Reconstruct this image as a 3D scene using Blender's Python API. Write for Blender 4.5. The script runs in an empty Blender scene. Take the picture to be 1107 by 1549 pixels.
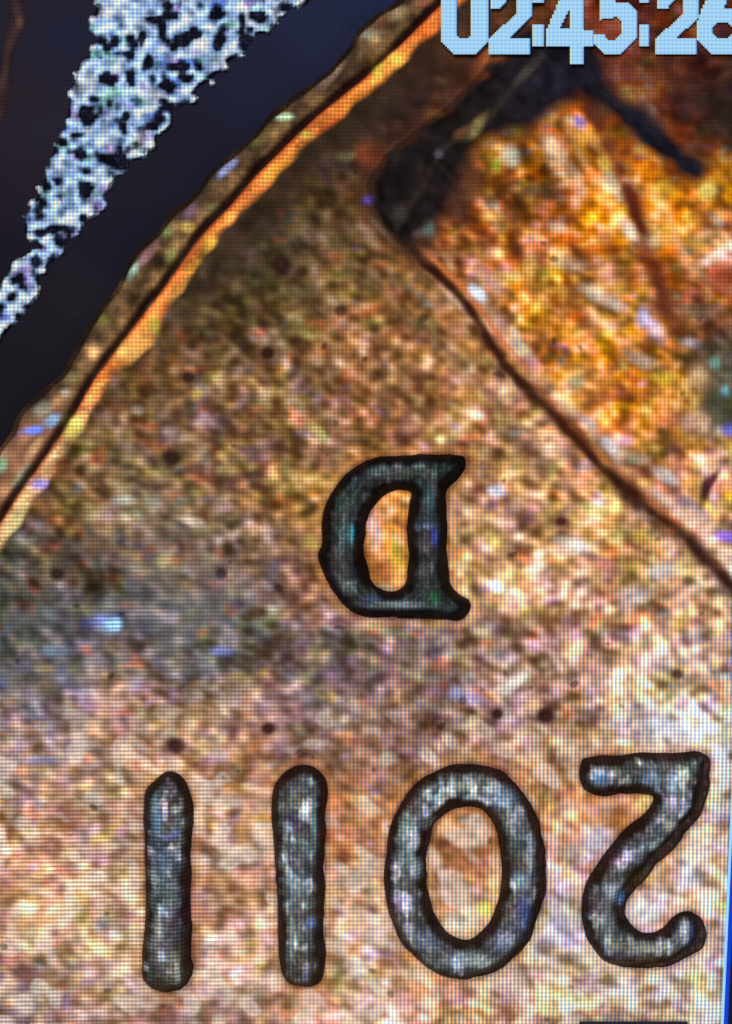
import bpy, math, random
import numpy as np
import mathutils
from mathutils import Vector

# ------------------------------------------------------------------ units
S = 0.0001            # one unit of the working grid = 0.1 mm; the view is about 11 x 15.5 cm of display
CX, CY = 553.5, 774.5
CAM_D = 3000.0        # camera height above the coin field, in grid units
FLOOR = -60.0         # depth of the dark surface below the coin field

def W(x, y, z=0.0):
    k = 1.0 - z / CAM_D
    return ((x - CX) * k * S, (CY - y) * k * S, z * S)

scene = bpy.context.scene
C = scene.collection

# ------------------------------------------------------------------ camera, world, lamps, exposure
cam = bpy.data.objects.new('camera', bpy.data.cameras.new('camera'))
C.objects.link(cam)
cam.location = (0, 0, CAM_D * S)
cam.data.sensor_fit = 'VERTICAL'
cam.data.sensor_height = 24.0
cam.data.lens = 24.0 * CAM_D / 1549.0
cam.data.clip_start = 0.01
cam.data.clip_end = 50.0
cam.data.dof.use_dof = True
cam.data.dof.focus_distance = CAM_D * S
cam.data.dof.aperture_fstop = 5.6
scene.camera = cam

world = bpy.data.worlds.new('World')
scene.world = world
world.use_nodes = True
world.node_tree.nodes['Background'].inputs[0].default_value = (0.55, 0.6, 0.8, 1)
world.node_tree.nodes['Background'].inputs[1].default_value = 0.06

def area(name, loc, size, watts, col, target=(0, 0, 0)):
    l = bpy.data.lights.new(name, 'AREA'); l.shape = 'DISK'; l.size = size; l.energy = watts; l.color = col
    o = bpy.data.objects.new(name, l); C.objects.link(o); o.location = loc
    o.rotation_euler = (Vector(target) - Vector(loc)).to_track_quat('-Z', 'Y').to_euler()
    return o
area('ring_lamp', (-0.15, 0.19, 1.0), 0.30, 12.2, (1.0, 0.985, 0.97))
area('fill_lamp', (0.35, -0.3, 0.9), 0.30, 2.2, (0.85, 0.92, 1.0))

scene.view_settings.view_transform = 'Standard'
scene.view_settings.look = 'None'
scene.view_settings.exposure = 0.0
scene.view_settings.gamma = 1.0
scene.cycles.max_bounces = 4
scene.cycles.filter_width = 1.55

# ------------------------------------------------------------------ numeric helpers
def lin(c):
    c = np.asarray(c, dtype=np.float64) / 255.0
    return np.where(c <= 0.04045, c / 12.92, ((c + 0.055) / 1.055) ** 2.4)

def sstep(a, b, x):
    t = np.clip((x - a) / (b - a), 0, 1)
    return t * t * (3 - 2 * t)

def catmull(pts, closed=False, n=6):
    P = np.array(pts, float); m = len(P); out = []
    rng = range(m) if closed else range(m - 1)
    for i in rng:
        if closed:
            p0, p1, p2, p3 = P[(i-1) % m], P[i], P[(i+1) % m], P[(i+2) % m]
        else:
            p0, p1, p2, p3 = P[max(i-1, 0)], P[i], P[i+1], P[min(i+2, m-1)]
        for k in range(n):
            t = k / n
            out.append(0.5 * ((2*p1) + (-p0+p2)*t + (2*p0-5*p1+4*p2-p3)*t*t + (-p0+3*p1-3*p2+p3)*t**3))
    if not closed: out.append(P[-1])
    return np.array(out)

def polydist(X, Y, pts, closed=False):
    """unsigned distance, nearest-side sign and running length along a polyline"""
    P = np.array(pts, float)
    best = np.full(X.shape, 1e9); side = np.zeros(X.shape); along = np.zeros(X.shape)
    m = len(P); acc = 0.0
    for i in range(m if closed else m - 1):
        a, b = P[i], P[(i+1) % m]
        d = b - a; L2 = d @ d + 1e-12; L = math.sqrt(L2)
        t = np.clip(((X-a[0])*d[0] + (Y-a[1])*d[1]) / L2, 0, 1)
        qx = X - (a[0]+t*d[0]); qy = Y - (a[1]+t*d[1])
        dd = np.hypot(qx, qy)
        msk = dd < best - 1e-9
        best = np.where(msk, dd, best)
        side = np.where(msk, np.sign(d[0]*(Y-a[1]) - d[1]*(X-a[0])), side)
        along = np.where(msk, acc + t*L, along)
        acc += L
    return best, side, along

def inside(X, Y, pts):
    P = np.array(pts, float); c = np.zeros(X.shape, bool); m = len(P)
    for i in range(m):
        x1, y1 = P[i]; x2, y2 = P[(i+1) % m]
        if y1 == y2: continue
        c ^= ((y1 > Y) != (y2 > Y)) & (X < (x2-x1)*(Y-y1)/(y2-y1) + x1)
    return c

def polysdf(X, Y, pts):
    d, _, _ = polydist(X, Y, pts, True)
    return np.where(inside(X, Y, pts), d, -d)      # positive inside

# master lattice: fine enough to carry the grain of the metal
ST = 2.0
GX0, GX1, GY0, GY1 = -80.0, 1180.0, -80.0, 1640.0
gx = np.arange(GX0, GX1 + 0.1, ST); gy = np.arange(GY0, GY1 + 0.1, ST)
NX, NY = len(gx), len(gy)

def gnoise(seed, sx, sy, ang=0.0):
    """gaussian noise field, unit variance, blob size sx by sy, turned by ang (image angle)"""
    r = np.random.RandomState(seed).normal(size=(NY, NX))
    fy = np.fft.fftfreq(NY, ST)[:, None]; fx = np.fft.rfftfreq(NX, ST)[None, :]
    c, s = math.cos(ang), math.sin(ang)
    u = fx*c + fy*s; v = -fx*s + fy*c
    F = np.fft.rfft2(r) * np.exp(-2*(math.pi**2)*((u*sx)**2 + (v*sy)**2))
    o = np.fft.irfft2(F, s=(NY, NX))
    return (o - o.mean()) / o.std()

def bnoise(seed, sc, ang=0.0, stretch=1.0):
    """band-limited noise: crisp grains of one size"""
    a = gnoise(seed, sc*stretch, sc, ang); b = gnoise(seed, sc*stretch*1.9, sc*1.9, ang)
    o = a - 0.62*b
    return (o-o.mean())/o.std()

PITCH = 6.0
def snap(A):
    """resample a field on the coarse pixel lattice of the display"""
    ix = np.clip(((np.floor((gx - GX0)/PITCH) + 0.5)*PITCH/ST).astype(int), 0, NX-1)
    iy = np.clip(((np.floor((gy - GY0)/PITCH) + 0.5)*PITCH/ST).astype(int), 0, NY-1)
    return A[np.ix_(iy, ix)]

def samp(A, x, y):
    fx = np.clip((x-GX0)/ST, 0, NX-1.001); fy = np.clip((y-GY0)/ST, 0, NY-1.001)
    ix = fx.astype(int); iy = fy.astype(int); tx = fx-ix; ty = fy-iy
    return (A[iy, ix]*(1-tx)*(1-ty) + A[iy, ix+1]*tx*(1-ty) + A[iy+1, ix]*(1-tx)*ty + A[iy+1, ix+1]*tx*ty)

X, Y = np.meshgrid(gx, gy)

# ------------------------------------------------------------------ material: surface seen through a display's pixel grid
def pixel_material(name, rough=0.5, metal=0.3, emit=0.0, colstr=0.5, rowstr=0.5, bump=0.0, spec=0.4):
    m = bpy.data.materials.new(name); m.use_nodes = True
    nt = m.node_tree; N = nt.nodes; L = nt.links
    bsdf = N['Principled BSDF']
    at = N.new('ShaderNodeAttribute'); at.attribute_name = 'tone'
    uv = N.new('ShaderNodeUVMap'); uv.uv_map = 'pixels'
    sep = N.new('ShaderNodeSeparateXYZ'); L.new(uv.outputs[0], sep.inputs[0])
    ga = N.new('ShaderNodeAttribute'); ga.attribute_name = 'mesh_strength'
    gs = N.new('ShaderNodeSeparateColor'); L.new(ga.outputs['Color'], gs.inputs[0])
    def mth(op, a, b=None, c=None):
        n = N.new('ShaderNodeMath'); n.operation = op
        for k, v in enumerate((a, b, c)):
            if v is None: continue
            if isinstance(v, (int, float)): n.inputs[k].default_value = v
            else: L.new(v, n.inputs[k])
        return n.outputs[0]
    def wave(src, phase, strength, amt):
        a = mth('ADD', src, phase); a = mth('MULTIPLY', a, 2*math.pi); a = mth('COSINE', a)
        a = mth('MULTIPLY_ADD', a, 0.5, -0.5)                 # 0 .. -1
        s = mth('MULTIPLY', amt, strength)
        return mth('MULTIPLY_ADD', a, s, 1.0)
    row = wave(sep.outputs[1], 0.0, rowstr, gs.outputs[1])
    comb = N.new('ShaderNodeCombineColor')
    for k, ph in enumerate((0.13, 0.0, -0.15)):
        c = wave(sep.outputs[0], ph, colstr, gs.outputs[0])
        L.new(mth('MULTIPLY', c, row), comb.inputs[k])
    mix = N.new('ShaderNodeMix'); mix.data_type = 'RGBA'; mix.blend_type = 'MULTIPLY'
    mix.inputs['Factor'].default_value = 1.0
    L.new(at.outputs['Color'], mix.inputs[6]); L.new(comb.outputs[0], mix.inputs[7])
    out = mix.outputs[2]
    L.new(out, bsdf.inputs['Base Color'])
    bsdf.inputs['Roughness'].default_value = rough
    bsdf.inputs['Metallic'].default_value = metal
    bsdf.inputs['Specular IOR Level'].default_value = spec
    if emit > 0:
        L.new(out, bsdf.inputs['Emission Color']); bsdf.inputs['Emission Strength'].default_value = emit
    if bump > 0:
        no = N.new('ShaderNodeTexNoise'); no.inputs['Scale'].default_value = 0.9; no.inputs['Detail'].default_value = 3
        sc = N.new('ShaderNodeVectorMath'); sc.operation = 'SCALE'; sc.inputs['Scale'].default_value = 1.0
        L.new(uv.outputs[0], sc.inputs[0]); L.new(sc.outputs[0], no.inputs['Vector'])
        bp = N.new('ShaderNodeBump'); bp.inputs['Strength'].default_value = bump; bp.inputs['Distance'].default_value = 0.0003
        L.new(no.outputs[0], bp.inputs['Height']); L.new(bp.outputs[0], bsdf.inputs['Normal'])
    return m

LIGHT = 1.42     # how bright a white sheet in the coin's plane renders
MEAN = 0.62      # mean transmission of the pixel grid

def alb(rgb_lin):
    return np.clip(rgb_lin / (LIGHT * MEAN), 0.0005, 1.0)

def griduv(x, y):
    """grid columns lean with the display's edge towards the lower right"""
    lean = 12.0 * np.clip((x-500)/600, 0, 1)**2 * np.clip((y-900)/650, 0, 1)**2
    bow = 3.0*np.sin(x/400.0) * (y/1549.0)
    return (x + lean + bow)/PITCH, (y + 2.0*np.sin(x/500.0))/PITCH

def make_mesh(name, verts, faces, tone, strength, px, mat, parent=None, smooth=True):
    """verts in metres (n,3); px = (x,y) grid coordinates per vertex for the pixel pattern"""
    me = bpy.data.meshes.new(name)
    n = len(verts); me.vertices.add(n)
    me.vertices.foreach_set('co', np.asarray(verts, np.float32).ravel())
    if isinstance(faces, np.ndarray):
        nf = len(faces); me.loops.add(nf*4); me.polygons.add(nf)
        me.loops.foreach_set('vertex_index', faces.astype(np.int32).ravel())
        me.polygons.foreach_set('loop_start', np.arange(0, nf*4, 4, dtype=np.int32))
        loopv = faces.ravel()
    else:
        tot = [len(f) for f in faces]; flat = [i for f in faces for i in f]
        me.loops.add(len(flat)); me.polygons.add(len(faces))
        me.loops.foreach_set('vertex_index', np.array(flat, np.int32))
        me.polygons.foreach_set('loop_start', np.concatenate([[0], np.cumsum(tot)[:-1]]).astype(np.int32))
        loopv = np.array(flat)
    me.update(calc_edges=True); me.validate()
    me.polygons.foreach_set('use_smooth', np.full(len(me.polygons), smooth))
    u, v = griduv(px[0], px[1])
    ul = me.uv_layers.new(name='pixels')
    ul.data.foreach_set('uv', np.stack([u[loopv], v[loopv]], 1).astype(np.float32).ravel())
    a = me.color_attributes.new('tone', 'FLOAT_COLOR', 'POINT')
    t = np.ones((n, 4), np.float32); t[:, :3] = tone; a.data.foreach_set('color', t.ravel())
    a = me.color_attributes.new('mesh_strength', 'FLOAT_COLOR', 'POINT')
    t = np.ones((n, 4), np.float32); t[:, :3] = strength; a.data.foreach_set('color', t.ravel())
    me.materials.append(mat)
    o = bpy.data.objects.new(name, me); C.objects.link(o)
    if parent: o.parent = parent
    return o

def tag(o, label=None, cat=None, group=None, kind=None):
    if label: o['label'] = label
    if cat: o['category'] = cat
    if group: o['group'] = group
    if kind: o['kind'] = kind
    return o

def thing(name, label, cat, loc=(0, 0, 0)):
    o = bpy.data.objects.new(name, None); C.objects.link(o); o.location = loc
    o.empty_display_size = 0.005
    return tag(o, label, cat)

def field_mesh(name, mask, Z, RGB, STR, mat, parent=None, xs=X, ys=Y):
    """quads of a lattice where mask (per quad) holds"""
    ny, nx = xs.shape
    idx = np.arange(ny*nx).reshape(ny, nx)
    q = np.stack([idx[1:, :-1], idx[1:, 1:], idx[:-1, 1:], idx[:-1, :-1]], -1)[mask]
    used = np.unique(q); remap = np.full(ny*nx, -1); remap[used] = np.arange(len(used))
    xf, yf, zf = xs.ravel()[used], ys.ravel()[used], Z.ravel()[used]
    k = 1.0 - FIELD_Z(zf)/CAM_D
    co = np.stack([(xf-CX)*k*S, (CY-yf)*k*S, zf*S], 1)
    return make_mesh(name, co, remap[q], RGB.reshape(-1, 3)[used], STR.reshape(-1, 3)[used], (xf, yf), mat, parent)

def FIELD_Z(z): return np.where(z < -30, z, 0.0) if True else z

MAT_COIN = pixel_material('copper_alloy', rough=0.5, metal=0.10, bump=0.05, spec=0.015)
MAT_DIGIT = pixel_material('tarnished_metal', rough=0.45, metal=0.15, bump=0.06, spec=0.03)
MAT_SURF = pixel_material('dark_surface', rough=0.8, metal=0.0, spec=0.0)
MAT_FLAKE = pixel_material('foil_grain', rough=0.55, metal=0.05, bump=0.05, spec=0.004)
MAT_TEXT = pixel_material('lit_characters', rough=0.6, metal=0.0, emit=0.9, spec=0.0)
MAT_FRAME = pixel_material('black_plastic', rough=0.6, metal=0.0, spec=0.0)

# ------------------------------------------------------------------ coin: outlines traced in the coin's plane
groove = catmull([(-120, 985), (-55, 868), (0, 783), (25, 744), (58, 699), (83, 663), (106, 628), (126, 593), (154, 551),
                  (195, 496), (236, 444), (276, 388), (308, 345), (342, 311), (385, 262), (421, 225), (469, 179), (515, 141),
                  (556, 108), (605, 62), (651, 16), (720, -50), (800, -120)])
outer = catmull([(-130, 870), (-60, 770), (0, 686), (30, 636), (58, 604), (100, 562), (150, 478), (184, 426), (218, 377),
                 (247, 341), (285, 308), (325, 258), (372, 222), (415, 175), (472, 132), (510, 100), (532, 68),
                 (552, 40), (600, 8), (660, -45), (740, -120)])
bust = catmull([(900, -90), (850, -40), (800, 20), (760, 80), (700, 140), (625, 200), (565, 262), (560, 300), (585, 335), (612, 365), (640, 395), (672, 425), (705, 460), (735, 505), (762, 548), (795, 588), (830, 620),
                (868, 660), (905, 700), (945, 738), (985, 772), (1022, 802), (1060, 838), (1110, 892), (1200, 975)])
gd, gside, galong = polydist(X, Y, groove)
gd = gd * np.where(gside > 0, 1, -1)
# sign: inside of the coin (right/below the groove) positive
if samp(gd, np.array([600.]), np.array([900.]))[0] < 0: gd = -gd
od, oside, _ = polydist(X, Y, outer)
od = od * np.where(oside > 0, 1, -1)
if samp(od, np.array([600.]), np.array([900.]))[0] < 0: od = -od
bd, bside, balong = polydist(X, Y, bust)
bd = bd * np.where(bside > 0, 1, -1)
if samp(bd, np.array([1000.]), np.array([400.]))[0] < 0: bd = -bd      # positive on the portrait
D45 = math.radians(47)      # the grain of the portrait runs down to the right

n_fine = gnoise(1, 3.2, 3.2); n_mid = gnoise(2, 8, 8); n_big = gnoise(3, 22, 22); n_huge = gnoise(4, 60, 60)
n_strk = gnoise(5, 26, 4.2, D45); n_strk2 = gnoise(6, 50, 6.5, D45+0.06)
n_r = snap(gnoise(7, 8, 7)); n_b = snap(gnoise(8, 8, 7)); n_g = snap(gnoise(9, 9, 9))
n_chip = snap(gnoise(10, 9, 6.5)); n_vein = gnoise(11, 11, 9); n_vein2 = gnoise(12, 17, 14)
n_rowj = gnoise(13, 40, 2.5); n_edge = gnoise(14, 12, 12)
n_px = snap(gnoise(15, 1.5, 1.5))

# ---- toning of the metal with its lit brightness painted in: control points x, y, R, G, B
CP = """
600 140 56 34 28|660 110 72 42 30|520 250 62 42 26|470 300 70 54 32|540 285 84 58 34|620 190 50 32 26|560 200 54 36 26|
640 400 130 95 60|700 320 120 70 42|760 270 165 115 66|820 290 90 66 40|820 230 165 105 55|880 210 205 140 80|930 250 225 150 70|
960 330 228 165 90|1020 330 222 150 70|1080 290 215 140 60|1080 380 225 175 130|1000 220 150 70 34|960 130 116 62 42|1020 110 84 44 34|
1085 160 48 32 30|1085 230 60 44 28|920 180 130 66 36|780 360 165 95 55|850 360 195 110 60|900 380 190 115 60|960 400 165 95 50|
1040 420 190 120 75|1090 440 165 85 50|300 470 98 80 52|370 430 78 66 46|430 390 70 60 42|520 400 106 84 54|460 470 110 86 54|
560 440 120 92 60|610 480 150 108 72|760 430 205 150 90|850 410 220 170 110|930 460 195 150 115|700 400 160 110 75|
220 620 118 90 62|230 560 120 84 48|300 550 106 84 56|420 540 122 94 64|560 520 155 112 72|680 560 172 124 80|740 480 185 135 90|
820 500 205 148 88|900 520 208 145 82|960 540 215 155 80|1010 590 205 140 90|1085 520 70 62 50|1090 600 84 86 70|1050 480 120 92 66|
100 740 128 98 62|190 720 118 98 74|300 650 130 98 76|400 680 140 106 76|480 620 140 105 70|560 620 158 112 74|460 760 165 125 72|
640 620 165 120 80|760 720 172 128 94|850 790 200 155 105|800 650 190 145 105|960 640 210 145 85|1050 700 205 160 125|1000 710 180 130 92|
940 830 215 170 125|1010 880 205 165 135|60 860 92 86 76|40 930 78 78 72|150 900 96 88 80|300 850 120 100 86|230 800 116 100 84|400 850 134 106 92|
470 880 150 110 90|580 820 225 155 80|740 850 190 150 115|820 900 205 165 135|900 900 208 162 132|1080 930 205 165 135|
60 1010 92 92 102|200 980 108 104 106|350 950 108 108 104|300 1020 96 96 98|480 1010 118 104 108|620 980 142 118 116|760 980 172 140 128|
900 990 192 156 145|1050 1000 195 162 150|60 1110 140 122 124|200 1070 188 148 128|330 1080 178 144 122|440 1060 150 118 110|
500 1120 122 98 90|620 1100 138 110 102|760 1090 165 132 122|900 1080 190 152 134|1030 1105 224 216 208|990 1050 200 165 145|
60 1190 160 132 122|140 1200 170 140 122|60 1260 200 156 132|160 1300 214 180 150|190 1400 222 192 160|350 1180 178 142 116|350 1250 190 150 120|340 1330 175 135 115|
540 1200 165 120 90|540 1290 178 125 90|545 1370 208 176 150|700 1290 172 122 85|700 1380 205 160 120|700 1410 215 200 170|860 1230 190 140 105|900 1290 215 200 195|
960 1260 220 150 95|1090 1240 212 192 175|1060 1330 215 180 150|1000 1370 218 208 202|60 1400 210 166 130|100 1340 198 150 124|130 1440 215 190 158|350 1410 200 162 138|
350 1340 170 130 112|60 1500 140 118 124|180 1530 170 142 130|330 1500 160 132 124|430 1535 190 152 128|380 1460 198 165 140|560 1480 214 186 160|
640 1530 206 160 124|760 1520 210 175 145|850 1490 216 196 172|850 1400 208 205 204|960 1510 222 210 200|1070 1500 214 198 180|1080 1420 212 196 186
"""
pts = np.array([[float(v) for v in r.split()] for r in CP.replace('\n', '').split('|') if r.strip()])
cols = lin(pts[:, 2:5])
base = np.zeros((NY, NX, 3)); wsum = np.zeros((NY, NX))
for (px_, py_), c in zip(pts[:, :2], cols):
    r2 = (X-px_)**2 + (Y-py_)**2
    w = np.exp(-r2/(2*40.0**2)) + 2e-4/(1 + r2/1e4)**3
    base += w[..., None]*c; wsum += w
base /= wsum[..., None]

# regional character of the grain
low = sstep(980, 1180, Y)                                        # pale, veined area round the date
wood = sstep(20, 60, bd) * (1-low)                               # portrait: streaks
dim = 1 - sstep(60, 190, gd)*1.0                                # quiet dark band inside the rim
calm = sstep(0, 1, 1-np.clip((base.sum(2)-0.05)/0.25, 0, 1))     # dark areas carry less grain

n_c1 = bnoise(51, 4.8, 0.3, 1.3); n_c2 = bnoise(52, 9.0, 0.9, 1.15); n_c3 = bnoise(53, 13, D45, 1.8)
lum = 0.28*n_c1 + 0.23*n_c2 + 0.13*bnoise(55, 19, 0.6, 1.3) + (0.15+0.17*wood)*n_c3 + 0.16*n_big + (0.07+0.05*wood)*n_strk2 + 0.09*n_chip + 0.05*n_fine
lum += 0.12*(1-low)*(1-wood)*gnoise(54, 34, 9, D45)
lum *= (1 - 0.12*low)*(1 - 0.25*calm)
RGB = base * np.exp(lum - 0.06)[..., None]
# painted highlights run to cream, darker grain keeps a deeper red-brown
hi = (sstep(0.25, 0.95, lum)*0.45)[..., None]
L0 = RGB.mean(2, keepdims=True)
RGB = RGB*(1-hi) + (lin((226, 208, 184))/lin((226, 208, 184)).mean())*L0*hi
lo = (sstep(-0.15, -0.8, lum)*0.8)[..., None]
RGB = RGB*(1-lo*np.array([0.05, 0.22, 0.38]))
ch = (0.75 + 0.25*wood)
RGB[..., 0] *= np.exp(0.10*n_r*ch); RGB[..., 1] *= np.exp(0.07*n_g*ch); RGB[..., 2] *= np.exp(0.26*n_b*ch)
# coloured pixel chips: yellow-green, violet, cyan-white
def chips(seed, sx, sy, thr, col, amt, where=1.0):
    global RGB
    n = snap(gnoise(seed, sx, sy)); m = sstep(thr, thr+0.7, n)*amt*where
    L0 = RGB.mean(2, keepdims=True)
    RGB = RGB*(1-m[..., None]) + (lin(col)/lin(col).mean())*L0*1.25*m[..., None]
chips(21, 8, 6, 1.6, (222, 190, 95), 0.42); chips(22, 9, 6, 1.6, (190, 155, 205), 0.42)
chips(23, 8, 5, 1.9, (195, 220, 222), 0.5); chips(24, 10, 7, 1.4, (215, 115, 65), 0.45, 1-0.4*low); chips(25, 10, 7, 1.5, (130, 145, 85), 0.3, 1-low)
stn = np.exp(-(((X-180)/260)**2 + ((Y-930)/110)**2))*np.clip(0.35+0.45*n_big+0.3*n_c3, 0, 1)*0.6
RGB = RGB*(1-stn[..., None]) + lin((92, 98, 112))*stn[..., None]*np.exp(0.3*n_c2)[..., None]
# veined pale area: bluish-white islands parted by brown-orange seams
sq1 = bnoise(17, 8.5, 0.5, 1.3)
seam = np.exp(-(sq1/0.34)**2)*0.60*sstep(-.9, .6, n_mid) + np.exp(-(n_vein2/0.22)**2)*0.35
isl = sstep(0.2, 1.8, n_vein2*0.8 + 0.9*sq1)
lowm = (low*(1-calm))[..., None]
ls = (lowm[..., 0]*np.clip(seam, 0, 1))[..., None]
RGB = RGB*(1-ls*0.55) + lin((186, 120, 68))*ls*0.45
m = (low*isl*0.55)[..., None]; RGB = RGB*(1-m) + lin((226, 216, 204))*m*np.exp(0.1*n_fine)[..., None]
RGB *= 1 + (low*(1-calm))[..., None]*np.array([0.10, 0.04, -0.05])
RGB *= 1 - (1-low)[..., None]*np.array([0.05, 0.08, 0.17])
# overall chroma of the alloy
L0 = RGB.mean(2, keepdims=True)
RGB = np.clip(L0 + (RGB-L0)*(1.04 + 0.16*sstep(-10, 60, bd)*(1-low) - 0.04*low)[..., None], 0.002, 2)
RGB[..., 2] *= 1.0 - 0.08*sstep(-10, 60, bd)*(1-low)
RGB[..., 1] *= 0.975 - 0.05*sstep(-10, 60, bd)*(1-low)
# dark pits scattered over the field
pit = sstep(2.3, 2.9, gnoise(31, 6.5, 6))*0.62*sstep(50, 90, gd)
RGB *= (1-pit)[..., None]

def fleck(x, y, L, Wd, ang, col, a):
    """one stain or painted glint; ang in degrees, measured down from the x axis"""
    global RGB
    R = 2.6*max(L, Wd)
    i0, i1 = np.searchsorted(gy, [y-R, y+R]); j0, j1 = np.searchsorted(gx, [x-R, x+R])
    if i1 <= i0 or j1 <= j0: return
    xs = X[i0:i1, j0:j1]-x; ys = Y[i0:i1, j0:j1]-y
    c, s = math.cos(math.radians(ang)), math.sin(math.radians(ang))
    u = (xs*c+ys*s)/L; v = (-xs*s+ys*c)/Wd
    q = u*u+v*v + 0.35*n_mid[i0:i1, j0:j1]*0.6
    m = np.clip(a*np.exp(-np.clip(q, 0, 9)**1.5*0.8), 0, 1)[..., None]
    g = np.exp(0.22*n_chip[i0:i1, j0:j1] + 0.12*n_fine[i0:i1, j0:j1])[..., None]
    RGB[i0:i1, j0:j1] = RGB[i0:i1, j0:j1]*(1-m) + lin(col)*g*m

def line(ptsl, w0, w1, col, a, soft=1.6):
    global RGB
    P = catmull(ptsl, n=5); d, _, al = polydist(X, Y, P)
    tot = np.hypot(*np.diff(P, axis=0).T).sum(); w = w0 + (w1-w0)*al/tot
    m = np.clip(a*np.exp(-(d/w)**2*soft)*(1+0.15*n_mid), 0, 1)[..., None]
    RGB = RGB*(1-m) + lin(col)*m

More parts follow.
